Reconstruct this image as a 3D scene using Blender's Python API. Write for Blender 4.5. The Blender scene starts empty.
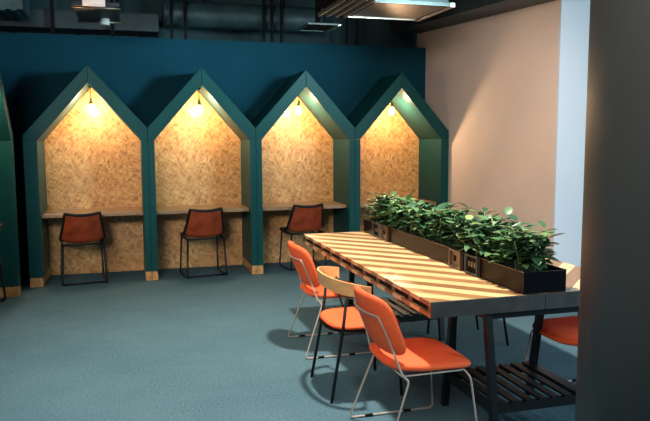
import bpy, bmesh, math, random
from mathutils import Vector, Matrix
random.seed(11)
SC = bpy.context.scene
COL = SC.collection
PI = math.pi

# ------------------------------------------------------------------ materials
MATS = {}
def nmat(name):
    m = bpy.data.materials.new(name); m.use_nodes = True
    nt = m.node_tree
    b = nt.nodes['Principled BSDF']
    MATS[name] = m
    return m, nt, b
def setp(b, color=None, rough=None, metal=None, coat=None, spec=None):
    if color is not None: b.inputs['Base Color'].default_value = (*color, 1)
    if rough is not None: b.inputs['Roughness'].default_value = rough
    if metal is not None: b.inputs['Metallic'].default_value = metal
    if coat is not None: b.inputs['Coat Weight'].default_value = coat
    if spec is not None: b.inputs['Specular IOR Level'].default_value = spec
def nd(nt, t, **kw):
    n = nt.nodes.new(t)
    for k, v in kw.items(): setattr(n, k, v)
    return n
def ramp(nt, stops, interp='LINEAR'):
    r = nd(nt, 'ShaderNodeValToRGB'); cr = r.color_ramp; cr.interpolation = interp
    while len(cr.elements) < len(stops): cr.elements.new(0.5)
    for e, (p, c) in zip(cr.elements, stops):
        e.position = p; e.color = (*c, 1)
    return r
def paint(name, c, rough=0.5, var=0.08, scale=6, metal=0, bump=0.0, coat=0, spec=None):
    """plain colour with a little mottling, procedural"""
    m, nt, b = nmat(name); setp(b, c, rough, metal, coat, spec)
    tc = nd(nt, 'ShaderNodeTexCoord'); no = nd(nt, 'ShaderNodeTexNoise')
    no.inputs['Scale'].default_value = scale; no.inputs['Detail'].default_value = 5
    nt.links.new(tc.outputs['Object'], no.inputs['Vector'])
    r = ramp(nt, [(0.3, tuple(v*(1-var) for v in c)), (0.7, tuple(min(1, v*(1+var)) for v in c))])
    nt.links.new(no.outputs['Fac'], r.inputs['Fac']); nt.links.new(r.outputs['Color'], b.inputs['Base Color'])
    if bump:
        n2 = nd(nt, 'ShaderNodeTexNoise'); n2.inputs['Scale'].default_value = scale*30
        nt.links.new(tc.outputs['Object'], n2.inputs['Vector'])
        bp = nd(nt, 'ShaderNodeBump'); bp.inputs['Strength'].default_value = bump; bp.inputs['Distance'].default_value = 0.002
        nt.links.new(n2.outputs['Fac'], bp.inputs['Height']); nt.links.new(bp.outputs['Normal'], b.inputs['Normal'])
    return m

paint('teal_paint', (0.006, 0.060, 0.060), 0.42, 0.06, 4, spec=0.12)
paint('blue_wall', (0.004, 0.046, 0.072), 0.8, 0.06, 2, bump=0.15, spec=0.1)
paint('beige_wall', (0.80, 0.615, 0.52), 0.7, 0.03, 2, bump=0.1)
paint('white_wall', (0.68, 0.71, 0.76), 0.7, 0.02, 2, bump=0.1)
paint('column_paint', (0.115, 0.117, 0.11), 0.5, 0.05, 3, bump=0.12)
paint('ceiling_dark', (0.010, 0.016, 0.020), 0.8, 0.1, 3)
paint('rear_dark', (0.018, 0.052, 0.062), 0.8, 0.1, 3)
paint('black_metal', (0.005, 0.006, 0.008), 0.42, 0.1, 20, spec=0.3)
paint('black_matte', (0.004, 0.004, 0.005), 0.7, 0.1, 20, spec=0.15)
paint('end_steel', (0.055, 0.058, 0.055), 0.42, 0.25, 14, metal=0.3)
paint('wire_metal', (0.42, 0.37, 0.31), 0.45, 0.04, 30, metal=0.2)
paint('orange_fabric', (0.86, 0.115, 0.026), 0.75, 0.06, 40, bump=0.5)
paint('soil_mat', (0.012, 0.010, 0.008), 0.95, 0.5, 60)
paint('planter_metal', (0.013, 0.007, 0.0045), 0.30, 0.2, 5, metal=0.3, spec=0.1)
paint('planter_black', (0.003, 0.003, 0.004), 0.25, 0.15, 25, spec=0.25)
paint('brushed_steel', (0.62, 0.54, 0.46), 0.28, 0.06, 8, metal=0.9)
paint('dull_steel', (0.24, 0.19, 0.15), 0.35, 0.15, 8, metal=0.85)
paint('brass', (0.32, 0.20, 0.08), 0.35, 0.1, 20, metal=0.9)
paint('white_plastic', (0.7, 0.7, 0.66), 0.4, 0.03, 10)
paint('socket_grey', (0.16, 0.11, 0.08), 0.30, 0.1, 20, metal=0.6)

def carpet():
    m, nt, b = nmat('carpet'); setp(b, rough=0.95, spec=0.1)
    tc = nd(nt, 'ShaderNodeTexCoord')
    n1 = nd(nt, 'ShaderNodeTexNoise'); n1.inputs['Scale'].default_value = 1.3; n1.inputs['Detail'].default_value = 6
    n2 = nd(nt, 'ShaderNodeTexNoise'); n2.inputs['Scale'].default_value = 75; n2.inputs['Detail'].default_value = 3
    mp = nd(nt, 'ShaderNodeMapping'); mp.inputs['Scale'].default_value = (1, 2.5, 1)
    n3 = nd(nt, 'ShaderNodeTexNoise'); n3.inputs['Scale'].default_value = 3.0; n3.inputs['Detail'].default_value = 6
    for n in (n1, n2): nt.links.new(tc.outputs['Object'], n.inputs['Vector'])
    nt.links.new(tc.outputs['Object'], mp.inputs['Vector']); nt.links.new(mp.outputs['Vector'], n3.inputs['Vector'])
    a = nd(nt, 'ShaderNodeMath', operation='MULTIPLY_ADD'); a.inputs[1].default_value = 0.70; a.inputs[2].default_value = 0.0
    nt.links.new(n2.outputs['Fac'], a.inputs[0])
    a2 = nd(nt, 'ShaderNodeMath', operation='MULTIPLY_ADD'); a2.inputs[1].default_value = 0.22
    nt.links.new(n1.outputs['Fac'], a2.inputs[0]); nt.links.new(a.outputs[0], a2.inputs[2])
    a3 = nd(nt, 'ShaderNodeMath', operation='MULTIPLY_ADD'); a3.inputs[1].default_value = 0.10
    nt.links.new(n3.outputs['Fac'], a3.inputs[0]); nt.links.new(a2.outputs[0], a3.inputs[2])
    r = ramp(nt, [(0.30, (0.032, 0.084, 0.115)), (0.70, (0.108, 0.192, 0.232))])
    nt.links.new(a3.outputs[0], r.inputs['Fac']); nt.links.new(r.outputs['Color'], b.inputs['Base Color'])
    bp = nd(nt, 'ShaderNodeBump'); bp.inputs['Strength'].default_value = 0.6; bp.inputs['Distance'].default_value = 0.004
    nt.links.new(n2.outputs['Fac'], bp.inputs['Height']); nt.links.new(bp.outputs['Normal'], b.inputs['Normal'])
carpet()

def osb(name, cols, rough=0.5, coat=0.2):
    m, nt, b = nmat(name); setp(b, rough=rough, coat=coat); b.inputs['Coat Roughness'].default_value = 0.13
    tc = nd(nt, 'ShaderNodeTexCoord')
    outs = []
    for k, (ang, sc) in enumerate([(0.35, (13, 50, 13)), (1.25, (12, 44, 12)), (2.2, (15, 54, 15))]):
        mp = nd(nt, 'ShaderNodeMapping'); mp.vector_type = 'TEXTURE'
        mp.inputs['Rotation'].default_value = (0, ang, 0)
        mp.inputs['Scale'].default_value = (1/sc[0], 1/sc[2], 1/sc[1])
        mp.inputs['Location'].default_value = (0.13*k, 0.31*k, 0.07*k)
        nt.links.new(tc.outputs['Object'], mp.inputs['Vector'])
        v = nd(nt, 'ShaderNodeTexVoronoi'); v.inputs['Scale'].default_value = 1.0; v.inputs['Randomness'].default_value = 1.0
        nt.links.new(mp.outputs['Vector'], v.inputs['Vector'])
        sx = nd(nt, 'ShaderNodeSeparateColor'); nt.links.new(v.outputs['Color'], sx.inputs['Color'])
        outs.append(sx.outputs['Red'])
    sel = nd(nt, 'ShaderNodeTexNoise'); sel.inputs['Scale'].default_value = 9
    nt.links.new(tc.outputs['Object'], sel.inputs['Vector'])
    g1 = nd(nt, 'ShaderNodeMath', operation='GREATER_THAN'); g1.inputs[1].default_value = 0.5
    nt.links.new(sel.outputs['Fac'], g1.inputs[0])
    mx = nd(nt, 'ShaderNodeMix'); nt.links.new(g1.outputs[0], mx.inputs['Factor'])
    nt.links.new(outs[0], mx.inputs['A']); nt.links.new(outs[1], mx.inputs['B'])
    mx2 = nd(nt, 'ShaderNodeMix'); mx2.inputs['Factor'].default_value = 0.4
    nt.links.new(mx.outputs['Result'], mx2.inputs['A']); nt.links.new(outs[2], mx2.inputs['B'])
    fine = nd(nt, 'ShaderNodeTexNoise'); fine.inputs['Scale'].default_value = 60; fine.inputs['Detail'].default_value = 4
    nt.links.new(tc.outputs['Object'], fine.inputs['Vector'])
    mx3 = nd(nt, 'ShaderNodeMix'); mx3.inputs['Factor'].default_value = 0.25
    nt.links.new(mx2.outputs['Result'], mx3.inputs['A']); nt.links.new(fine.outputs['Fac'], mx3.inputs['B'])
    r = ramp(nt, cols); nt.links.new(mx3.outputs['Result'], r.inputs['Fac'])
    nt.links.new(r.outputs['Color'], b.inputs['Base Color'])
    bp = nd(nt, 'ShaderNodeBump'); bp.inputs['Strength'].default_value = 0.25; bp.inputs['Distance'].default_value = 0.0015
    nt.links.new(mx3.outputs['Result'], bp.inputs['Height']); nt.links.new(bp.outputs['Normal'], b.inputs['Normal'])
OSBC = [(0.12, (0.24, 0.098, 0.027)), (0.34, (0.47, 0.226, 0.070)), (0.60, (0.58, 0.305, 0.105)), (0.88, (0.71, 0.435, 0.185))]
osb('osb_board', OSBC)

def wood(name, c1, c2, axis=0, rough=0.4, coat=0.1, scale=1.0):
    m, nt, b = nmat(name); setp(b, rough=rough, coat=coat)
    tc = nd(nt, 'ShaderNodeTexCoord'); mp = nd(nt, 'ShaderNodeMapping')
    s = [14*scale]*3; s[axis] = 1.2*scale; mp.inputs['Scale'].default_value = s
    no = nd(nt, 'ShaderNodeTexNoise'); no.inputs['Scale'].default_value = 3; no.inputs['Detail'].default_value = 7; no.inputs['Distortion'].default_value = 0.6
    nt.links.new(tc.outputs['Object'], mp.inputs['Vector']); nt.links.new(mp.outputs['Vector'], no.inputs['Vector'])
    r = ramp(nt, [(0.3, c1), (0.7, c2)]); nt.links.new(no.outputs['Fac'], r.inputs['Fac'])
    nt.links.new(r.outputs['Color'], b.inputs['Base Color'])
wood('counter_wood', (0.27, 0.155, 0.075), (0.36, 0.225, 0.12), 0, 0.35, 0.15)
wood('bent_ply', (0.66, 0.31, 0.11), (0.80, 0.43, 0.17), 1, 0.4, 0.1)
wood('spacer_wood', (0.11, 0.05, 0.025), (0.19, 0.09, 0.045), 2, 0.5)

def stripe_wood(name):
    """butcher-block top: light and dark laths laid diagonally, mirrored about the middle seam"""
    m, nt, b = nmat(name); setp(b, rough=0.34, coat=0.15); b.inputs['Coat Roughness'].default_value = 0.25
    tc = nd(nt, 'ShaderNodeTexCoord'); sp = nd(nt, 'ShaderNodeSeparateXYZ'); nt.links.new(tc.outputs['Object'], sp.inputs['Vector'])
    def mt(op, a, bb=None, c=None):
        n = nd(nt, 'ShaderNodeMath', operation=op)
        for i, v in enumerate((a, bb, c)):
            if v is None: continue
            if isinstance(v, (int, float)): n.inputs[i].default_value = v
            else: nt.links.new(v, n.inputs[i])
        return n.outputs[0]
    ax = mt('ABSOLUTE', sp.outputs['X'])
    sgn = mt('SIGN', sp.outputs['X'])
    u = mt('SUBTRACT', sp.outputs['Y'], ax)          # across the laths (period .24 along the edge)
    u = mt('ADD', u, 0.055)
    ph = mt('DIVIDE', u, 0.12)
    idx = mt('FLOOR', ph)
    par = mt('MODULO', mt('ABSOLUTE', idx), 2.0)
    par = mt('GREATER_THAN', par, 0.5)
    wn = nd(nt, 'ShaderNodeTexWhiteNoise', noise_dimensions='2D')
    cb = nd(nt, 'ShaderNodeCombineXYZ'); nt.links.new(idx, cb.inputs['X']); nt.links.new(sgn, cb.inputs['Y'])
    nt.links.new(cb.outputs['Vector'], wn.inputs['Vector'])
    w = mt('ADD', sp.outputs['Y'], ax)                # along the laths
    g = nd(nt, 'ShaderNodeCombineXYZ')
    nt.links.new(mt('MULTIPLY', u, 22.0), g.inputs['X']); nt.links.new(mt('MULTIPLY', w, 2.2), g.inputs['Y'])
    nt.links.new(mt('MULTIPLY', sp.outputs['Z'], 22.0), g.inputs['Z'])
    no = nd(nt, 'ShaderNodeTexNoise'); no.inputs['Scale'].default_value = 2.2; no.inputs['Detail'].default_value = 7
    nt.links.new(g.outputs['Vector'], no.inputs['Vector'])
    f = mt('ADD', mt('MULTIPLY', no.outputs['Fac'], 0.75), mt('MULTIPLY', wn.outputs['Value'], 0.25))
    rl = ramp(nt, [(0.25, (0.60, 0.37, 0.165)), (0.75, (0.82, 0.58, 0.32))])
    rd = ramp(nt, [(0.25, (0.19, 0.090, 0.034)), (0.75, (0.36, 0.190, 0.075))])
    nt.links.new(f, rl.inputs['Fac']); nt.links.new(f, rd.inputs['Fac'])
    mx = nd(nt, 'ShaderNodeMix', data_type='RGBA')
    nt.links.new(par, mx.inputs['Factor']); nt.links.new(rl.outputs['Color'], mx.inputs['A']); nt.links.new(rd.outputs['Color'], mx.inputs['B'])
    nt.links.new(mx.outputs['Result'], b.inputs['Base Color'])
stripe_wood('lath_top')

def leather():
    m, nt, b = nmat('oxblood_leather'); setp(b, rough=0.42, spec=0.25)
    tc = nd(nt, 'ShaderNodeTexCoord'); no = nd(nt, 'ShaderNodeTexNoise'); no.inputs['Scale'].default_value = 7; no.inputs['Detail'].default_value = 6
    nt.links.new(tc.outputs['Object'], no.inputs['Vector'])
    r = ramp(nt, [(0.3, (0.16, 0.024, 0.009)), (0.7, (0.33, 0.060, 0.019))]); nt.links.new(no.outputs['Fac'], r.inputs['Fac'])
    nt.links.new(r.outputs['Color'], b.inputs['Base Color'])
    v = nd(nt, 'ShaderNodeTexVoronoi'); v.inputs['Scale'].default_value = 220; nt.links.new(tc.outputs['Object'], v.inputs['Vector'])
    bp = nd(nt, 'ShaderNodeBump'); bp.inputs['Strength'].default_value = 0.2; bp.inputs['Distance'].default_value = 0.001
    nt.links.new(v.outputs['Distance'], bp.inputs['Height']); nt.links.new(bp.outputs['Normal'], b.inputs['Normal'])
leather()
def leafmat():
    m, nt, b = nmat('leaf_green'); setp(b, rough=0.38)
    at = nd(nt, 'ShaderNodeNewGeometry')
    r = ramp(nt, [(0.0, (0.020, 0.075, 0.036)), (0.45, (0.055, 0.150, 0.062)), (0.8, (0.140, 0.240, 0.095)), (1.0, (0.25, 0.33, 0.13))])
    nt.links.new(at.outputs['Random Per Island'], r.inputs['Fac']); nt.links.new(r.outputs['Color'], b.inputs['Base Color'])
    b.inputs['Subsurface Weight'].default_value = 0.0
leafmat()
def emit(name, c, s, base=(0.8, 0.8, 0.8)):
    m, nt, b = nmat(name); setp(b, base, 0.3)
    b.inputs['Emission Color'].default_value = (*c, 1); b.inputs['Emission Strength'].default_value = s
emit('bulb_glow', (1.0, 0.68, 0.40), 640.0)
emit('lamp_glow', (1.0, 0.80, 0.70), 0.55, (0.3, 0.3, 0.3))

# ------------------------------------------------------------------ mesh helpers
def obj(name, bm, mat, parent=None, smooth=False, loc=None, auto=None):
    me = bpy.data.meshes.new(name)
    bmesh.ops.recalc_face_normals(bm, faces=bm.faces)
    bm.to_mesh(me); bm.free()
    mats = mat if isinstance(mat, (list, tuple)) else [mat]
    for k in mats: me.materials.append(MATS[k])
    if smooth:
        for p in me.polygons: p.use_smooth = True
    o = bpy.data.objects.new(name, me); COL.objects.link(o)
    if parent is not None: o.parent = parent
    if loc is not None: o.location = loc
    return o
def thing(name, label, cat, loc=(0, 0, 0), rz=0, group=None):
    o = bpy.data.objects.new(name, None); COL.objects.link(o)
    o.empty_display_size = 0.1
    o.location = loc; o.rotation_euler = (0, 0, rz)
    o['label'] = label; o['category'] = cat
    if group: o['group'] = group
    return o
def tag(o, label, cat, group=None, kind=None):
    o['label'] = label; o['category'] = cat
    if group: o['group'] = group
    if kind: o['kind'] = kind
    return o
def struct(name, bm, mat, label, cat, smooth=False):
    o = obj(name, bm, mat, smooth=smooth); o['kind'] = 'structure'; o['label'] = label; o['category'] = cat
    return o
def dup(root, loc, rz, label, group=None):
    r = root.copy(); COL.objects.link(r); r.location = loc; r.rotation_euler = (0, 0, rz); r['label'] = label
    if group: r['group'] = group
    for ch in list(root.children):
        c = ch.copy(); COL.objects.link(c); c.parent = r
        for g in list(ch.children):
            d = g.copy(); COL.objects.link(d); d.parent = c
    return r
def box(bm, a, b, bev=0.0, mi=0):
    a, b = Vector(a), Vector(b)
    c = (a+b)/2; s = b-a
    ret = bmesh.ops.create_cube(bm, size=1.0)
    vs = ret['verts']
    for v in vs: v.co = Vector((v.co.x*s.x, v.co.y*s.y, v.co.z*s.z)) + c
    fs = {f for v in vs for f in v.link_faces}
    for f in fs: f.material_index = mi
    if bev > 0:
        es = {e for v in vs for e in v.link_edges}
        bmesh.ops.bevel(bm, geom=list(es), offset=bev, segments=2, affect='EDGES', profile=0.7)
def bar(bm, p, q, w, h=None, up=(0, 0, 1)):
    """rectangular bar between two points"""
    h = h or w
    p, q = Vector(p), Vector(q); d = (q-p).normalized(); up = Vector(up)
    if abs(d.dot(up)) > 0.98: up = Vector((1, 0, 0))
    x = d.cross(up).normalized(); y = x.cross(d).normalized()
    vs = []
    for c in (p, q):
        for sx, sy in ((-1, -1), (1, -1), (1, 1), (-1, 1)):
            vs.append(bm.verts.new(c + x*sx*w/2 + y*sy*h/2))
    for f in ((0, 1, 2, 3), (4, 5, 6, 7), (0, 1, 5, 4), (1, 2, 6, 5), (2, 3, 7, 6), (3, 0, 4, 7)):
        bm.faces.new([vs[i] for i in f])
def fillet(pts, r, n=5, closed=False):
    pts = [Vector(p) for p in pts]; out = []
    N = len(pts)
    for i, p in enumerate(pts):
        if not closed and i in (0, N-1): out.append(p); continue
        a, c = pts[i-1], pts[(i+1) % N]
        u, v = (a-p), (c-p); lu, lv = u.length, v.length
        rr = min(r, lu*0.45, lv*0.45)
        s, e = p+u/lu*rr, p+v/lv*rr
        for k in range(n+1):
            t = k/n; out.append(s*(1-t)**2 + p*2*t*(1-t) + e*t*t)
    return out
def tube(bm, pts, r, seg=8, closed=False, r2=None):
    pts = [Vector(p) for p in pts]; N = len(pts)
    rings = []; prev = None
    for i, p in enumerate(pts):
        if closed: t = (pts[(i+1) % N]-pts[i-1])
        else: t = pts[min(i+1, N-1)] - pts[max(i-1, 0)]
        t.normalize()
        if prev is None:
            up = Vector((0, 0, 1)) if abs(t.z) < 0.9 else Vector((1, 0, 0))
            x = t.cross(up).normalized()
        else:
            x = (prev - t*prev.dot(t)).normalized()
        prev = x; y = t.cross(x)
        rad = r if r2 is None else r + (r2-r)*i/(N-1)
        rings.append([bm.verts.new(p + x*math.cos(a)*rad + y*math.sin(a)*rad) for a in [2*PI*k/seg for k in range(seg)]])
    M = N if closed else N-1
    for i in range(M):
        A, B = rings[i], rings[(i+1) % N]
        for k in range(seg): bm.faces.new((A[k], A[(k+1) % seg], B[(k+1) % seg], B[k]))
    if not closed:
        bm.faces.new(rings[0]); bm.faces.new(rings[-1])
def prism_xz(bm, poly, y0, y1, bev=0.0):
    """polygon in X-Z extruded along Y"""
    A = [bm.verts.new((x, y0, z)) for x, z in poly]; B = [bm.verts.new((x, y1, z)) for x, z in poly]
    n = len(poly); fs = [bm.faces.new(A), bm.faces.new(B[::-1])]
    for i in range(n): fs.append(bm.faces.new((A[i], A[(i+1) % n], B[(i+1) % n], B[i])))
    bmesh.ops.recalc_face_normals(bm, faces=fs)
    if bev:
        es = {e for f in fs for e in f.edges}
        bmesh.ops.bevel(bm, geom=list(es), offset=bev, segments=1, affect='EDGES')
def lathe(bm, prof, c, seg=24):
    """profile of (radius, z) turned about a vertical axis through c"""
    c = Vector(c); rings = []
    for r, z in prof:
        if r < 1e-6: rings.append([bm.verts.new(c+Vector((0, 0, z)))])
        else: rings.append([bm.verts.new(c+Vector((r*math.cos(2*PI*k/seg), r*math.sin(2*PI*k/seg), z))) for k in range(seg)])
    for A, B in zip(rings, rings[1:]):
        for k in range(seg):
            k2 = (k+1) % seg
            if len(A) == 1 and len(B) == 1: continue
            if len(A) == 1: bm.faces.new((A[0], B[k], B[k2]))
            elif len(B) == 1: bm.faces.new((A[k], A[k2], B[0]))
            else: bm.faces.new((A[k], A[k2], B[k2], B[k]))
    for R in (rings[0], rings[-1]):
        if len(R) > 2: bm.faces.new(R)
def pad(bm, f, h, n=18, m=14, rim=5.0):
    """closed cushion: f(s,t) -> (point, normal); thickness h swells in the middle, rounds off at the rim"""
    top, bot = {}, {}
    for i in range(n+1):
        for j in range(m+1):
            s, t = -1+2*i/n, -1+2*j/m
            s = math.sin(s*PI/2)*0.35+s*0.65; t = math.sin(t*PI/2)*0.35+t*0.65
            p, nn = f(s, t)
            th = h*max(0.0, (1-abs(s)**rim))**0.5*max(0.0, (1-abs(t)**rim))**0.5
            edge = i in (0, n) or j in (0, m)
            a = bm.verts.new(p+nn*th/2)
            top[i, j] = a
            bot[i, j] = a if edge else bm.verts.new(p-nn*th/2)
    for i in range(n):
        for j in range(m):
            bm.faces.new((top[i, j], top[i+1, j], top[i+1, j+1], top[i, j+1]))
            q = (bot[i, j], bot[i, j+1], bot[i+1, j+1], bot[i+1, j])
            if len({v.index if v.index >= 0 else id(v) for v in q}) >= 3:
                try: bm.faces.new(q)
                except ValueError: pass

# ------------------------------------------------------------------ the room
P = 1.17
bm = bmesh.new(); box(bm, (-2.6, -10.0, -0.1), (8.0, 2.2, 0.0))
struct('floor', bm, 'carpet', 'mottled blue grey carpet floor', 'floor')
bm = bmesh.new(); box(bm, (-2.6, -10.0, 3.35), (8.0, 2.2, 3.45))
struct('ceiling', bm, 'ceiling_dark', 'black painted open ceiling above the ducts', 'ceiling')
bm = bmesh.new(); box(bm, (-1.0, 0.715, 0.0), (4.72, 0.80, 2.70))
struct('wall_back', bm, 'blue_wall', 'dark blue partition wall behind the house shaped booths', 'wall')
bm = bmesh.new(); box(bm, (-2.6, 1.30, 0.0), (8.0, 1.40, 3.35))
struct('wall_rear', bm, 'rear_dark', 'dark wall seen over the top of the blue partition', 'wall')
bm = bmesh.new(); box(bm, (4.722, -2.13, 0.0), (4.90, 1.0, 3.35))
struct('wall_right', bm, 'beige_wall', 'beige plaster wall to the right of the booths', 'wall')
bm = bmesh.new(); box(bm, (-1.15, -6.5, 0.0), (-1.0, 0.80, 3.35))
struct('wall_left', bm, 'blue_wall', 'dark blue wall behind the leftmost booth', 'wall')
bm = bmesh.new(); box(bm, (4.722, -2.16, 0.0), (5.50, -2.131, 3.35))
struct('wall_end', bm, 'white_wall', 'pale blue white wall end between beige wall and column', 'wall')
bm = bmesh.new(); lathe(bm, [(0.33, 0.0), (0.33, 3.35)], (0, 0, 0), 72)
for f in bm.faces: f.smooth = len(f.verts) == 4
# tangent to the view ray at the column's left edge
o = struct('column', bm, 'column_paint', 'big dark grey round column at the right edge', 'column')
o.location = (2.712, -5.76, 0)

# ------------------------------------------------------------------ house-shaped booths
XP, ZP, ZPI, ZE, XI, DY = P/2, 2.31, 2.125, 1.526, 0.068, 0.70
ZV = 1.66
def make_booth(label, loc, rz=0, xl=0.0, xr=None, P=P, yc=0.112):
    xr = P if xr is None else xr
    XP = P/2; ZPI = ZE+1.158*(XP-XI); ZP = ZPI+0.185
    def zo(x): return ZP-(ZP-ZV)/XP*abs(x-XP) if abs(P-1.17) < 1e-6 else ZP-1.111*abs(x-XP)
    t = thing('house_booth', label, 'booth', loc, rz, 'house shaped booths')
    g = 0.0012; PL = 0.10
    for s in (0, 1):
        x0, x1 = (xl, XI) if s == 0 else (P-XI, xr)
        bm = bmesh.new(); box(bm, (x0+g, 0, PL), (x1-(g if s else 0), DY, ZE-g), 0.003)
        obj('side_wall', bm, 'teal_paint', t)
        bm = bmesh.new(); box(bm, (x0+g+0.002, 0.004, 0), (x1-0.002, DY, PL), 0.002)
        pl = obj('plinth', bm, 'osb_board', t); pl['label'] = 'raw strand board plinth'
        xe = xl if s == 0 else xr
        poly = [(xe+(g if s == 0 else -g), ZE), (xe+(g if s == 0 else -g), zo(xe)), (XP+(-g if s == 0 else g), ZP), (XP+(-g if s == 0 else g), ZPI), ((XI if s == 0 else P-XI), ZE)]
        bm = bmesh.new(); prism_xz(bm, poly, 0, DY, 0.003)
        obj('roof_panel', bm, 'teal_paint', t)
    bm = bmesh.new()
    prism_xz(bm, [(XI, 0), (XI, ZE), (XP, ZPI), (P-XI, ZE), (P-XI, 0)], 0.655, 0.69)
    bp = obj('back_panel', bm, 'osb_board', t); bp['label'] = 'lacquered strand board back panel'
    bm = bmesh.new(); box(bm, (XI+0.001, yc, 0.712), (P-XI-0.001, 0.654, 0.75), 0.003)
    obj('counter', bm, 'counter_wood', t)
    bm = bmesh.new()
    box(bm, (XI, 0.636, 0), (P-XI, 0.655, 0.085), 0.002)
    obj('skirting', bm, 'osb_board', t)
    # recess in the roof where the lamp cord is fixed
    return t
make_booth('leftmost of the four booths along the blue wall, beside the dark corner gap', (0, 0, 0), 0, xl=-0.068)
make_booth('second booth from the left along the blue wall, with an oxblood chair', (P, 0, 0))
make_booth('third booth from the left along the blue wall, behind the far orange chair', (2*P, 0, 0))
make_booth('fourth booth along the blue wall, against the beige wall behind the plants', (3*P, 0, 0), 0, xr=P+0.034)
make_booth('booth cut off at the left edge of the photo, facing right', (-0.115, -0.322-1.36, 0), PI/2, xr=1.36+0.068, P=1.36, yc=0.27)

# pendants
def make_pendant(label, loc, rz=0):
    x, y, z = loc
    t = thing('pendant_lamp', label, 'lamp', loc, rz, 'bare bulb pendants in the booths')
    top = (2.125 if z < 1.95 else 2.235) - z - 0.03        # cord hangs from under the ridge
    bm = bmesh.new(); tube(bm, [(0, 0, 0.10), (0, 0, top)], 0.0035, 6); obj('cord', bm, 'black_matte', t)
    bm = bmesh.new(); box(bm, (-0.016, -0.03, top), (0.016, 0.03, top+0.014), 0.002); obj('ceiling_clip', bm, 'black_matte', t)
    bm = bmesh.new(); lathe(bm, [(0.0, 0.115), (0.007, 0.112), (0.012, 0.085), (0.018, 0.078), (0.020, 0.045), (0.0165, 0.034), (0, 0.034)], (0, 0, 0), 16); obj('lamp_holder', bm, 'brass', t, True)
    bm = bmesh.new()
    prof = [(0.0, -0.055), (0.012, -0.053), (0.024, -0.044), (0.031, -0.030), (0.033, -0.016), (0.030, 0.000), (0.022, 0.018), (0.015, 0.034), (0, 0.036)]
    lathe(bm, prof, (0, 0, 0), 20); obj('bulb', bm, 'bulb_glow', t, True)
    return t
for i, lab in enumerate(['bare glowing bulb on a black cord in the leftmost of the four booths', 'bare glowing bulb on a black cord in the second booth from the left',
                         'bare glowing bulb on a black cord in the third booth from the left', 'bare glowing bulb on a black cord in the booth beside the beige wall']):
    make_pendant(lab, ((i+0.5)*P + (0.01, 0, -0.012, -0.008)[i], 0.30, 1.875))
make_pendant('bare bulb hanging in the cut off booth at the left edge', (-0.39, -0.322-0.68, 1.985), PI/2)

# ------------------------------------------------------------------ leather chairs in the booths
def make_booth_chair(label, loc, rz):
    """faces local +Y; origin on the floor between the rear legs"""
    t = thing('leather_chair', label, 'chair', loc, rz, 'oxblood leather chairs in the booths')
    bm = bmesh.new()
    # bucket: seat curving up into a back that narrows to the top, one surface with thickness
    def prof(v):                       # v 0 front edge of seat .. 1 top of back -> (y, z, half width)
        if v < 0.5:
            k = v/0.5; return 0.40-0.33*k, 0.452-0.012*math.sin(k*PI), 0.205+0.018*k
        k = (v-0.5)/0.5
        return 0.07-0.105*k**0.8 - 0.0*k, 0.452+0.315*k**1.15, 0.223-0.05*k
    n, m = 20, 12
    def pt(u, v):
        y, z, w = prof(v)
        rise = 0.0
        if v < 0.5: rise = 0.055*abs(u)**3*(v/0.5)**1.5
        else: rise = 0.055*abs(u)**3*(1-(v-0.5)/0.5)**2
        wrap = 0.075*abs(u)**2.5*(min(1, max(0, (v-0.35)/0.3)))*(1-0.45*max(0, (v-0.6)/0.4))
        dip = -0.016*(1-abs(u)**2)*(1 if v > 0.97 else 0)
        return Vector((w*u, y+wrap, z+rise+dip))
    g = [[pt(-1+2*i/m, j/n) for i in range(m+1)] for j in range(n+1)]
    A = [[None]*(m+1) for _ in range(n+1)]; B = [[None]*(m+1) for _ in range(n+1)]
    for j in range(n+1):
        for i in range(m+1):
            du = g[j][min(i+1, m)]-g[j][max(i-1, 0)]; dv = g[min(j+1, n)][i]-g[max(j-1, 0)][i]
            nn = du.cross(dv).normalized()
            A[j][i] = bm.verts.new(g[j][i]+nn*0.008); B[j][i] = bm.verts.new(g[j][i]-nn*0.008)
    for j in range(n):
        for i in range(m):
            bm.faces.new((A[j][i], A[j][i+1], A[j+1][i+1], A[j+1][i])); bm.faces.new((B[j][i], B[j+1][i], B[j+1][i+1], B[j][i+1]))
    for j in range(n):
        for i in (0, m): bm.faces.new((A[j][i], A[j+1][i], B[j+1][i], B[j][i]))
    for i in range(m):
        for j in (0, n): bm.faces.new((A[j][i], A[j][i+1], B[j][i+1], B[j][i]))
    obj('bucket_seat', bm, 'oxblood_leather', t, True)
    bm = bmesh.new()
    loop = [g[j][0] for j in range(n+1)] + [g[n][i] for i in range(1, m+1)] + [g[j][m] for j in range(n-1, -1, -1)] + [g[0][i] for i in range(m-1, 0, -1)]
    tube(bm, loop, 0.0175, 8, True)
    r = obj('rim', bm, 'black_metal', t, True); r['label'] = 'black rim round the leather'
    bm = bmesh.new()
    for s in (-1, 1):
        x = 0.222*s
        tube(bm, fillet([(x*0.92, 0.03, 0.438), (x, 0.0, 0.011), (x, 0.40, 0.011), (x*0.92, 0.36, 0.438)], 0.04), 0.011, 8)
        tube(bm, [(x*0.92, 0.03, 0.434), (x*0.92, 0.36, 0.434)], 0.010, 8)
    tube(bm, [(-0.204, 0.03, 0.434), (0.204, 0.03, 0.434)], 0.011, 8)
    tube(bm, [(-0.204, 0.36, 0.434), (0.204, 0.36, 0.434)], 0.011, 8)
    tube(bm, [(-0.222, 0.04, 0.012), (0.222, 0.04, 0.012)], 0.010, 8)
    obj('frame', bm, 'black_metal', t, True)
    return t
R = math.radians
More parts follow.
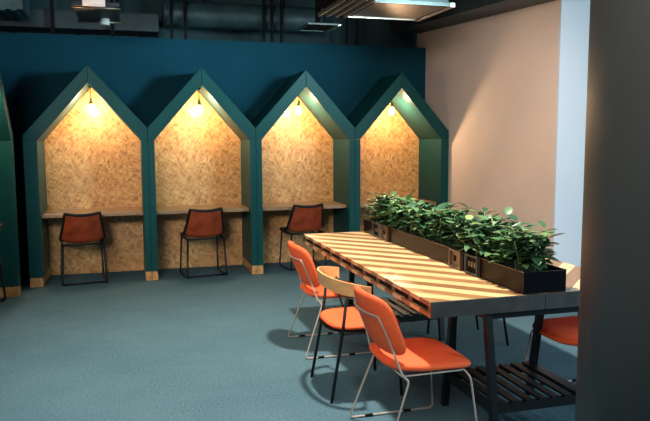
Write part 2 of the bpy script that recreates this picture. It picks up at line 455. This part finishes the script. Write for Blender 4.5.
make_booth_chair('oxblood leather chair with black sled frame in the leftmost of the four booths', (0.482, -0.035, 0), R(7))
c2 = make_booth_chair('oxblood leather chair with black sled frame in the second booth from the left', (1.768, -0.02, 0), R(7))
make_booth_chair('oxblood leather chair in the third booth, behind the far corner of the table', (2.96, 0.06, 0), R(7))
make_booth_chair('chair of the cut off booth, only its black sled showing at the left edge', (-0.225, -0.80, 0), R(86))

# ------------------------------------------------------------------ the long table
TX, TY0, TY1, TZ = 2.973, -4.60, -2.115, 0.75
HW = TX-2.34
tbl = thing('long_table', 'long wooden table of striped diagonal laths on black trestles', 'table', (TX, -3.36, 0))
LY0, LY1 = TY0+3.36, TY1+3.36
for s, nm in ((-1, 'tabletop'), (1, 'tabletop')):
    a, b2 = (-HW, -0.0015) if s < 0 else (0.0015, HW)
    bm = bmesh.new(); box(bm, (a, LY0+0.012, TZ-0.023), (b2, LY1-0.012, TZ), 0.0015)
    obj(nm, bm, 'lath_top', tbl)
    bm = bmesh.new(); box(bm, (a, LY0+0.012, TZ-0.079), (b2, LY1-0.012, TZ-0.057), 0.0015)
    obj('lower_layer', bm, 'lath_top', tbl)
    bm = bmesh.new()
    ex = -HW if s < 0 else HW
    box(bm, (min(ex-s*0.018, ex-s*0.04), LY0+0.012, TZ-0.057), (max(ex-s*0.018, ex-s*0.04), LY1-0.012, TZ-0.023))
    obj('gap_shade', bm, 'black_matte', tbl)  # black strip standing in for the shade inside the open gap
    # blocks that fill the gap between the two layers once per pair of laths
    k = 0
    y = LY0+0.034
    while y < LY1-0.05:
        bm = bmesh.new()
        e0 = ex-s*0.006
        box(bm, (min(e0, ex-s*0.018), y-0.016, TZ-0.057), (max(e0, ex-s*0.018), y+0.016, TZ-0.023))
        obj('spacer_block', bm, 'spacer_wood', tbl)
        y += 0.24
    for e in (0, 1):
        y0, y1 = (LY0, LY0+0.012) if e == 0 else (LY1-0.012, LY1)
        bm = bmesh.new(); box(bm, (a, y0, TZ-0.079), (b2, y1, TZ+0.001), 0.0015)
        q = obj('end_panel', bm, 'end_steel', tbl); q['label'] = 'dark steel panel closing the table end'
def trestle(xc, yc, x_half=0.280):
    zt = TZ-0.079
    legs = []
    yb, yt = 0.287, 0.175
    k = (zt-0.20)/zt; yy = yt+(yb-yt)*k - 0.002
    top_bm, low_bm = bmesh.new(), bmesh.new()
    bar(top_bm, (xc-x_half, yc-yt, zt-0.02), (xc+x_half, yc-yt, zt-0.02), 0.032, 0.04)
    tr = obj('trestle', top_bm, 'black_metal', tbl); tr['label'] = 'black painted trestle with a slatted shelf'
    rails = [((-x_half, yt, zt-0.02), (x_half, yt, zt-0.02)), ((-x_half, -yt, zt-0.02), (-x_half, yt, zt-0.02)), ((x_half, -yt, zt-0.02), (x_half, yt, zt-0.02))]
    for a, b in rails:
        bm = bmesh.new(); bar(bm, (xc+a[0], yc+a[1], a[2]), (xc+b[0], yc+b[1], b[2]), 0.032, 0.04); obj('top_rail', bm, 'black_metal', tr)
    xs = x_half-0.002
    for a, b in [((-xs, -yy), (xs, -yy)), ((-xs, yy), (xs, yy)), ((-xs, -yy), (-xs, yy)), ((xs, -yy), (xs, yy))]:
        bm = bmesh.new(); bar(bm, (xc+a[0], yc+a[1], 0.185), (xc+b[0], yc+b[1], 0.185), 0.026, 0.045); obj('shelf_rail', bm, 'black_metal', tr)
    low_bm.free()
    for sx in (-1, 1):
        for sy in (-1, 1):
            bm = bmesh.new(); bar(bm, (xc+sx*x_half, yc+sy*yb, 0.0), (xc+sx*x_half, yc+sy*yt, zt), 0.036, 0.036, (1, 0, 0))
            obj('leg', bm, 'black_metal', tr)
    bm = bmesh.new()
    for i in range(7):
        x = xc - x_half + 0.05 + i*(2*x_half-0.10)/6
        bar(bm, (x, yc-0.262, 0.213), (x, yc+0.262, 0.213), 0.042, 0.012)
    obj('slatted_shelf', bm, 'black_metal', tr)
trestle(2.955-TX, -4.37+3.36)
trestle(2.938-TX, -2.65+3.36)

# ------------------------------------------------------------------ planter with sockets and plants
pl = thing('planter_box', 'long dark bronze planter box lying along the middle of the table', 'planter', (2.982, -3.372, TZ+0.001))
PH, PW, PLN = 0.112, 0.125, 1.208
bm = bmesh.new()
th = 0.006
box(bm, (-PW, -PLN+th, 0), (-PW+th, PLN-th, PH)); box(bm, (PW-th, -PLN+th, 0), (PW, PLN-th, PH))
box(bm, (-PW+th, -PLN+th, 0), (PW-th, PLN-th, 0.006))
obj('trough', bm, 'planter_metal', pl)
for y0 in (-PLN, PLN-th):
    bm = bmesh.new(); box(bm, (-PW, y0, 0), (PW, y0+th, PH), 0.001)
    e = obj('end_cap', bm, 'planter_black', pl); e['label'] = 'glossy black end plate'
for s in (-1, 1):
    bm = bmesh.new(); box(bm, (s*PW-0.003, -PLN, PH-0.001), (s*PW+0.003, PLN, PH+0.002)); obj('rim', bm, 'dull_steel', pl)
bm = bmesh.new(); box(bm, (-PW+th, -PLN+th, 0.006), (PW-th, PLN-th, PH-0.02)); s_ = obj('soil', bm, 'soil_mat', pl); s_['kind'] = 'stuff'
def socket(yc, kind):
    z0, z1, hw = 0.003, 0.116, 0.074
    bm = bmesh.new()
    x0, x1 = -PW-0.020, -PW
    box(bm, (x0, yc-hw, z0), (x1, yc-hw+0.011, z1), 0.001); box(bm, (x0, yc+hw-0.011, z0), (x1, yc+hw, z1), 0.001)
    box(bm, (x0, yc-hw+0.011, z0), (x1, yc+hw-0.011, z0+0.010), 0.001); box(bm, (x0, yc-hw+0.011, z1-0.010), (x1, yc+hw-0.011, z1), 0.001)
    fr = obj('socket_frame', bm, 'end_steel' if kind else 'socket_grey', pl)
    bm = bmesh.new(); box(bm, (-PW-0.006, yc-hw+0.011, z0+0.010), (-PW, yc+hw-0.011, z1-0.010))
    obj('face_plate', bm, 'black_matte' if kind else 'socket_grey', fr)
    bm = bmesh.new()
    if kind:
        for dy in (-0.034, 0.0, 0.034):
            box(bm, (-PW-0.012, yc+dy-0.008, 0.046), (-PW-0.006, yc+dy+0.008, 0.078), 0.002)
        obj('outlet', bm, 'dull_steel', fr)
    else:
        box(bm, (-PW-0.010, yc-0.004, 0.044), (-PW-0.006, yc+0.03, 0.078), 0.003)
        obj('outlet', bm, 'black_matte', fr)
for y, k in ((-3.857, 0), (-4.062, 1), (-2.492, 1), (-2.668, 0)): socket(y+3.372, k)

def leaf(bm, base, d, up, L, W):
    """one oval leaf: folded along the midrib, arching over"""
    d = d.normalized(); side = d.cross(up)
    if side.length < 1e-3: side = d.cross(Vector((1, 0, 0)))
    side.normalize(); nrm = side.cross(d).normalized()
    n = 5; mid = []; le = []; ri = []
    arch = random.uniform(0.1, 0.5)
    for i in range(n+1):
        t = i/n
        c = base + d*(L*t) - nrm*(arch*L*t*t*0.6)
        w = W*0.5*(math.sin(PI*min(1, t**0.85))**0.75 if 0 < t < 1 else 0)
        mid.append(bm.verts.new(c))
        if 0 < i < n:
            le.append(bm.verts.new(c+side*w+nrm*w*0.28)); ri.append(bm.verts.new(c-side*w+nrm*w*0.28))
    bm.faces.new((mid[0], le[0], mid[1])); bm.faces.new((mid[0], mid[1], ri[0]))
    for i in range(1, n-1):
        bm.faces.new((mid[i], le[i-1], le[i], mid[i+1])); bm.faces.new((mid[i], mid[i+1], ri[i], ri[i-1]))
    bm.faces.new((mid[n-1], le[n-2], mid[n])); bm.faces.new((mid[n-1], mid[n], ri[n-2]))
NP = 10
ordn = ['first', 'second', 'third', 'fourth', 'fifth', 'sixth', 'seventh', 'eighth', 'ninth', 'last']
for i in range(NP):
    y = -4.442 + i*(2.075/(NP-1))
    lab = ('leafy green plant at the near end of the planter, over the black end plate' if i == 0 else
           'leafy green plant at the far end of the planter, nearest the booths' if i == NP-1 else
           'leafy green plant, %s from the near end of the planter' % ordn[i])
    t = thing('leafy_plant', lab, 'plant', (2.982, y, TZ+0.001+PH-0.02), 0, 'leafy plants along the planter')
    bs = bmesh.new(); bl = bmesh.new()
    H = random.uniform(0.20, 0.255) + (0.03 if i in (1, 2, 3) else 0)
    for k in range(19):
        a = random.uniform(0, 2*PI); rr = random.uniform(0.015, 0.098)
        b0 = Vector((rr*math.cos(a), rr*math.sin(a)*1.1, 0.0))
        lean = Vector((math.cos(a)*random.uniform(0.02, 0.085), math.sin(a)*random.uniform(0.02, 0.09), 0))
        h = H*random.uniform(0.38, 1.0)
        tip = b0 + lean + Vector((0, 0, h))
        tube(bs, [b0-Vector((0, 0, 0.015)), b0+lean*0.35+Vector((0, 0, h*0.5)), tip], 0.003, 5)
        nl = random.randint(10, 13)
        for j in range(nl):
            tt = 0.18+0.82*(j+1)/nl
            pos = b0+lean*tt**1.5+Vector((0, 0, h*tt))
            aa = j*2.4+random.uniform(-0.5, 0.5)
            el = random.uniform(-0.15, 0.55) + 0.45*max(0, tt-0.8)*5*random.random()
            d = Vector((math.cos(aa)*math.cos(el), math.sin(aa)*math.cos(el), math.sin(el)))
            L = random.uniform(0.072, 0.112)*(0.8 if tt > 0.93 else 1)
            tipp = pos+d*L
            if abs(tipp.x) > 0.185 or tipp.y+y < -4.635 or tipp.y+y > -2.20 or (tipp.z < 0.02 and abs(tipp.x) > 0.11): continue
            leaf(bl, pos+d*0.006, d, Vector((0, 0, 1)), L, L*random.uniform(0.52, 0.68))
    obj('stems', bs, 'leaf_green', t, True)
    me = obj('foliage', bl, 'leaf_green', t, True)

# ------------------------------------------------------------------ orange wire chairs
def make_wire_chair(label, loc, rz):
    t = thing('wire_chair', label, 'chair', loc, rz, 'orange upholstered wire chairs')
    def seat(s, t_):
        k = 0.30
        x = 0.036 + 0.230*s*math.sqrt(1-k*abs(t_)**4); y = 0.245*t_*math.sqrt(1-k*abs(s)**4)
        y *= (1.0-0.06*(1-s)/2)
        z = 0.418 + 0.012*abs(t_)**2 - 0.012*max(0, s)**3 + 0.012*max(0, -s)**2
        return Vector((x, y, z)), Vector((0, 0, 1))
    bm = bmesh.new(); pad(bm, seat, 0.052, 22, 20, 6.0); obj('seat', bm, 'orange_fabric', t, True)
    def back(s, t_, off=0.0):
        k = 0.32
        u = s*math.sqrt(1-k*abs(t_)**4); v = t_*math.sqrt(1-k*abs(s)**4)
        z = 0.632 + 0.160*v
        x = -0.232 - 0.062*v + 0.072*abs(u)**2.2 + 0.012*v*v
        n = Vector((1, 0.42*-u*1.0, 0.30)); n.normalize()
        return Vector((x, 0.232*u, z))+n*off, n
    bm = bmesh.new(); pad(bm, back, 0.046, 24, 18, 6.0); obj('backrest', bm, 'orange_fabric', t, True)
    bm = bmesh.new()
    r = 0.0056
    barp = []
    for i in range(13):
        s = -0.70+1.4*i/12
        p, n = back(s, 0.42, -0.030); barp.append(p)
    def side(s):
        return [back(0.76*s, 0.05, -0.032)[0], back(0.78*s, -0.60, -0.034)[0], Vector((-0.145, 0.222*s, 0.405)), Vector((-0.115, 0.235*s, 0.378)),
                Vector((-0.252, 0.272*s, 0.008)), Vector((0.252, 0.272*s, 0.008)), Vector((0.212, 0.238*s, 0.365)), Vector((0.190, 0.215*s, 0.398))]
    pts = side(-1)[::-1] + barp + side(1)
    tube(bm, fillet(pts, 0.028, 5), r, 8)
    tube(bm, [(0.190, -0.215, 0.396), (0.190, 0.215, 0.396)], r*0.8, 8)
    tube(bm, [(-0.145, -0.222, 0.400), (-0.145, 0.222, 0.400)], r*0.8, 8)
    for s in (-1, 1): tube(bm, [(-0.145, 0.21*s, 0.396), (0.190, 0.205*s, 0.396)], r*0.8, 8)
    fr = obj('wire_frame', bm, 'wire_metal', t, True)
    for s in (-1, 1):
        for x in (-0.16, 0.07):
            bm = bmesh.new(); tube(bm, [(x, 0.272*s, 0.009), (x+0.045, 0.272*s, 0.009)], 0.0088, 8)
            g = obj('floor_glide', bm, 'black_matte', fr, True); g['label'] = 'black floor glide'
    return t
make_wire_chair('near orange wire chair pulled up to the table corner, closest to the camera', (2.335, -4.385, 0), 0)
make_wire_chair('far orange wire chair at the booth end of the table', (2.355, -2.80, 0), 0)
make_wire_chair('orange wire chair across the table, half hidden behind the column', (3.497, -4.25, 0), PI)

# ------------------------------------------------------------------ wood-arm chairs
def make_arm_chair(label, loc, rz, dz=0.0):
    t = thing('bentwood_armchair', label, 'chair', loc, rz, 'bentwood armchairs with orange seats')
    def seat(s, t_):
        k = 0.34
        x = 0.02 + 0.225*s*math.sqrt(1-k*abs(t_)**4); y = 0.232*t_*math.sqrt(1-k*abs(s)**4)
        return Vector((x, y, 0.428+0.010*abs(t_)**2)), Vector((0, 0, 1))
    bm = bmesh.new(); pad(bm, seat, 0.040, 20, 20, 6.0); obj('seat', bm, 'orange_fabric', t, True)
    def shell(s, t_):
        p, n = seat(s*1.03, t_*1.03); p.z -= 0.022; return p, n
    bm = bmesh.new(); pad(bm, shell, 0.014, 14, 14, 8.0); obj('seat_shell', bm, 'black_matte', t, True)
    # band
    bm = bmesh.new(); n = 40; A = []; th = 0.012
    for i in range(n+1):
        a = PI*0.5 + PI*i/n
        ex = 0.30
        ca, sa = math.cos(a), math.sin(a)
        x = -0.012 + 0.195*math.copysign(abs(ca)**0.85, ca); y = 0.30*math.copysign(abs(sa)**0.85, sa)
        k = abs(2*i/n-1)
        zc = 0.690 + dz - 0.028*k**2; h = 0.082 - 0.012*k**3
        tilt = 0.010
        nx, ny = ca, sa
        q = [Vector((x-nx*th/2, y-ny*th/2, zc-h/2)), Vector((x+nx*th/2, y+ny*th/2, zc-h/2)),
             Vector((x+nx*(th/2+tilt), y+ny*(th/2+tilt), zc+h/2)), Vector((x+nx*(tilt-th/2), y+ny*(tilt-th/2), zc+h/2))]
        A.append([bm.verts.new(v) for v in q])
    # square ends carried a little forward
    for i in range(n):
        for k in range(4): bm.faces.new((A[i][k], A[i][(k+1) % 4], A[i+1][(k+1) % 4], A[i+1][k]))
    bm.faces.new(A[0]); bm.faces.new(A[-1])
    es = [e for e in bm.edges if len({v for v in e.verts} & set(A[0])) == 2 or len({v for v in e.verts} & set(A[-1])) == 2]
    b = obj('arm_band', bm, 'bent_ply', t, True); b['label'] = 'bent light wood back and arms'
    md = b.modifiers.new('edge', 'EDGE_SPLIT'); md.split_angle = R(40)
    for s in (-1, 1):
        bm = bmesh.new(); tube(bm, [(-0.225, 0.225*s, 0.0), (-0.150, 0.213*s, 0.43), (-0.122, 0.212*s, 0.668+dz)], 0.0095, 10)
        obj('leg', bm, 'black_metal', t, True)
        bm = bmesh.new(); tube(bm, [(0.215, 0.232*s, 0.0), (0.195, 0.205*s, 0.405)], 0.0095, 10)
        obj('leg', bm, 'black_metal', t, True)
        bm = bmesh.new(); tube(bm, fillet([(-0.035, 0.297*s, 0.640+dz), (-0.02, 0.285*s, 0.52), (0.0, 0.20*s, 0.402)], 0.06), 0.008, 8)
        obj('arm_support', bm, 'black_metal', t, True)
    bm = bmesh.new()
    for s in (-1, 1):
        tube(bm, [(-0.152, 0.213*s, 0.402), (0.195, 0.205*s, 0.402)], 0.0085, 8)
    tube(bm, [(-0.152, -0.213, 0.402), (-0.152, 0.213, 0.402)], 0.0085, 8); tube(bm, [(0.195, -0.205, 0.402), (0.195, 0.205, 0.402)], 0.0085, 8)
    obj('seat_frame', bm, 'black_metal', t, True)
    return t
make_arm_chair('bentwood armchair with orange seat between the two orange wire chairs', (2.28, -3.645, 0), 0)
make_arm_chair('armchair across the table, only its black legs showing under the tabletop', (3.405, -2.97, 0), PI, -0.075)

# ------------------------------------------------------------------ things overhead
def duct(name, bm, mat, label, smooth=False, straps=()):
    o = obj(name, bm, mat, smooth=smooth); tag(o, label, 'duct')
    for x, y, z in straps:
        b2 = bmesh.new(); box(b2, (x-0.015, y-0.004, z), (x+0.015, y+0.004, 3.35)); obj('strap', b2, 'black_matte', o)
    return o
paint('duct_foil', (0.05, 0.11, 0.13), 0.42, 0.35, 5, metal=0.3, bump=0.6)
paint('duct_dark', (0.020, 0.034, 0.040), 0.6, 0.3, 5, bump=0.4)
# insulated round duct above the partition
bm = bmesh.new()
pts = []
for i in range(60):
    x = 1.42 + 1.95*i/59; pts.append((x, 0.98, 3.03))
tube(bm, pts, 0.155, 28)
for v in bm.verts:
    w = 0.006*math.sin(v.co.x*60+v.co.z*20)+0.005*math.sin(v.co.x*23+v.co.y*40)
    c = Vector((v.co.x, 0.98, 3.03)); dd = (v.co-c); v.co = c+dd*(1+w*2)
duct('round_duct', bm, 'duct_foil', 'wrinkled foil insulated round duct above the second and third booths', True, [(1.9, 0.98, 3.15), (2.9, 0.98, 3.15)])
bm = bmesh.new(); box(bm, (-0.95, 0.83, 2.79), (1.36, 1.25, 3.0), 0.02); duct('flat_duct', bm, 'duct_dark', 'flat black duct running over the two left booths', False, [(-0.4, 1.0, 2.99), (0.9, 1.0, 2.99)])
bm = bmesh.new(); box(bm, (-0.95, 0.15, 2.86), (-0.02, 0.75, 3.349), 0.015)
for k in range(9):
    box(bm, (-0.93+k*0.1, 0.13, 2.845), (-0.885+k*0.1, 0.76, 2.862))
duct('box_duct', bm, 'duct_foil', 'grey ribbed box duct in the top left corner')
for k, x in enumerate((0.20, 0.84, 1.50, 1.66, 2.60, 2.70, 2.82, 3.66, 3.80)):
    bm = bmesh.new(); box(bm, (x-0.017, 0.74, 2.701), (x+0.017, 0.78, 3.35))
    o = obj('hanger_rod', bm, 'black_matte'); tag(o, 'thin black hanger strut standing on top of the blue partition', 'strut', 'hanger struts over the partition')
# sloping fabric duct along the top of the beige wall
bm = bmesh.new()
A = [(4.30, 0.9, 2.91), (4.715, 0.9, 2.91), (4.715, -2.4, 2.755), (4.30, -2.4, 2.755)]
lo = [bm.verts.new(p) for p in A]; hi = [bm.verts.new((p[0], p[1], 3.349)) for p in A]
bm.faces.new(lo); bm.faces.new(hi)
for i in range(4): bm.faces.new((lo[i], lo[(i+1) % 4], hi[(i+1) % 4], hi[i]))
duct('sloping_duct', bm, 'duct_dark', 'black sloping duct along the top of the beige wall')

# ceiling cassette unit with brushed steel underside
cs = thing('ceiling_cassette', 'brushed steel ceiling air unit with louvres at the top of the photo', 'air unit', (3.39, -1.54, 2.70))
bm = bmesh.new(); box(bm, (-0.33, -0.37, 0.022), (0.35, 0.37, 0.55), 0.01); obj('housing', bm, 'duct_dark', cs)
bm = bmesh.new(); box(bm, (-0.33, -0.36, 0.004), (0.34, 0.35, 0.022)); obj('bottom_panel', bm, 'dull_steel', cs)
for y0, y1, mm in ((0.35, 0.385, 'dull_steel'), (-0.40, -0.36, 'end_steel')):
    bm = bmesh.new(); box(bm, (-0.36, y0, -0.004), (0.35, y1, 0.03), 0.004); obj('trim', bm, mm, cs)
bm = bmesh.new(); box(bm, (0.35, -0.40, -0.008), (0.40, 0.385, 0.03), 0.004); q = obj('trim', bm, 'brushed_steel', cs); q['label'] = 'bright steel side trim'
for k in range(4):
    x = -0.385-0.085*k
    bm = bmesh.new(); bar(bm, (x, -0.50, 0.006), (x, 0.37, 0.006), 0.016, 0.030); obj('louvre', bm, 'brushed_steel', cs)
bm = bmesh.new(); box(bm, (-0.66, -0.52, 0.022), (-0.365, 0.385, 0.12)); obj('louvre_box', bm, 'black_matte', cs)
# small vent further back
vn = thing('ceiling_vent', 'small ceiling grille beside the steel air unit', 'vent', (2.94, -0.46, 2.70))
bm = bmesh.new(); box(bm, (-0.17, -0.23, 0), (0.17, -0.20, 0.018), 0.003); box(bm, (-0.17, 0.20, 0), (0.17, 0.23, 0.018), 0.003)
box(bm, (-0.17, -0.20, 0), (-0.145, 0.20, 0.018), 0.003); box(bm, (0.125, -0.20, 0), (0.15, 0.20, 0.018), 0.003); obj('frame', bm, 'end_steel', vn)
bm = bmesh.new(); box(bm, (0.15, -0.23, -0.004), (0.185, 0.23, 0.012), 0.002); q = obj('edge_strip', bm, 'brushed_steel', vn); q['label'] = 'bright metal edge'
bm = bmesh.new()
for k in range(8): bar(bm, (-0.135+k*0.036, -0.20, 0.01), (-0.135+k*0.036, 0.20, 0.01), 0.006, 0.014)
obj('slats', bm, 'end_steel', vn)
bm = bmesh.new(); box(bm, (-0.145, -0.20, 0.018), (0.13, 0.20, 0.03)); obj('back_plate', bm, 'black_matte', vn)
bm = bmesh.new(); tube(bm, [(0, 0, 0.03), (0, 0, 0.65)], 0.03, 12); obj('neck', bm, 'black_matte', vn)
# lit fitting on two rails, top left
lt = thing('light_fitting', 'lit ceiling fitting on black rails near the top left corner', 'light', (0.72, -0.70, 2.72))
for yy in (-0.23, 0.55):
    bm = bmesh.new(); tube(bm, [(-0.20, yy, 0.0), (0.22, yy, 0.0)], 0.011, 8); obj('rail', bm, 'dull_steel', lt, True)
bm = bmesh.new(); box(bm, (-0.19, -0.24, 0.015), (0.21, 0.62, 0.05), 0.004); box(bm, (-0.02, 0.1, 0.05), (0.02, 0.14, 0.62)); obj('mounting_plate', bm, 'duct_dark', lt)
bm = bmesh.new(); tube(bm, [(-0.10, -0.33, 0.03), (0.09, -0.33, 0.03)], 0.036, 18); obj('lamp_tube', bm, 'lamp_glow', lt, True)
bm = bmesh.new(); lathe(bm, [(0.0, -0.045), (0.045, -0.045), (0.05, -0.035), (0.05, 0.014), (0, 0.014)], (0.06, 0.44, 0), 20); obj('sensor_puck', bm, 'white_plastic', lt, True)

# ------------------------------------------------------------------ lights
def area(name, loc, target, sx, sy, power, color, spread=None):
    l = bpy.data.lights.new(name, 'AREA'); l.shape = 'RECTANGLE'; l.size = sx; l.size_y = sy; l.energy = power; l.color = color
    if spread: l.spread = spread
    o = bpy.data.objects.new(name, l); COL.objects.link(o); o.location = loc
    o.rotation_euler = (Vector(target)-Vector(loc)).to_track_quat('-Z', 'Y').to_euler(); return o
def spot(name, loc, target, power, color, ang, blend=0.6, rad=0.06):
    l = bpy.data.lights.new(name, 'SPOT'); l.energy = power; l.color = color; l.spot_size = R(ang); l.spot_blend = blend; l.shadow_soft_size = rad
    o = bpy.data.objects.new(name, l); COL.objects.link(o); o.location = loc
    o.rotation_euler = (Vector(target)-Vector(loc)).to_track_quat('-Z', 'Y').to_euler(); return o
spot('ceiling_spot_table', (2.42, -3.72, 3.28), (2.28, -3.60, 0), 730, (1.0, 0.90, 0.77), 106, 0.75, 0.08)
spot('ceiling_spot_aisle', (0.72, -2.90, 3.3), (0.75, -2.7, 0), 115, (1.0, 0.95, 0.88), 84, 0.9, 0.10)
area('fill_booth_fronts', (-0.8, -7.9, 3.2), (1.2, -0.2, 0.5), 2.0, 1.2, 84, (1.0, 0.95, 0.88), R(70))  # added soft fill for booth fronts and chair backs, not a real ceiling panel
spot('fill_beige_wall', (3.0, -3.6, 2.65), (4.72, -0.9, 1.1), 190, (1.0, 0.90, 0.80), 80, 1.0, 0.15)  # added fill that lifts the beige wall, no actual fixture there
spot('fill_column', (1.1, -7.3, 3.2), (2.45, -5.9, 1.1), 115, (1.0, 0.95, 0.86), 52, 0.6, 0.12)  # invented fill lamp to brighten the column and table end
area('ceiling_wash', (4.0, -3.4, 2.55), (1.6, 0.7, 2.66), 0.4, 0.4, 20, (0.55, 0.90, 1.0), R(60))
area('window_daylight', (6.4, -6.6, 2.0), (3.2, -2.2, 0.6), 1.6, 1.8, 150, (0.62, 0.87, 1.0))
w = bpy.data.worlds.new('world'); SC.world = w; w.use_nodes = True
w.node_tree.nodes['Background'].inputs['Color'].default_value = (0.42, 0.72, 0.95, 1)
w.node_tree.nodes['Background'].inputs['Strength'].default_value = 0.14

# ------------------------------------------------------------------ camera
cam = bpy.data.cameras.new('camera'); co = bpy.data.objects.new('camera', cam); COL.objects.link(co)
S = 1.17
f, pitch, roll, yaw = 677.736, 0.1067, -0.0041, 0.2823
cy, sy, cp, sp = math.cos(yaw), math.sin(yaw), math.cos(pitch), math.sin(pitch)
fw = Vector((sy*cp, cy*cp, -sp)); r_ = Vector((cy, -sy, 0)); u_ = r_.cross(fw)
r2 = r_*math.cos(roll)+u_*math.sin(roll); u2 = -r_*math.sin(roll)+u_*math.cos(roll)
M = Matrix((r2, u2, -fw)).transposed().to_4x4(); M.translation = Vector((0.95716, -7.53371, 1.54370))
co.matrix_world = M
cam.sensor_width = 36; cam.sensor_fit = 'HORIZONTAL'; cam.lens = f*36/650; cam.clip_start = 0.05
SC.camera = co
vs = SC.view_settings
vs.view_transform = 'Standard'; vs.look = 'None'; vs.gamma = 1.0; vs.use_curve_mapping = False; vs.exposure = 0.0
SC.render.film_transparent = False
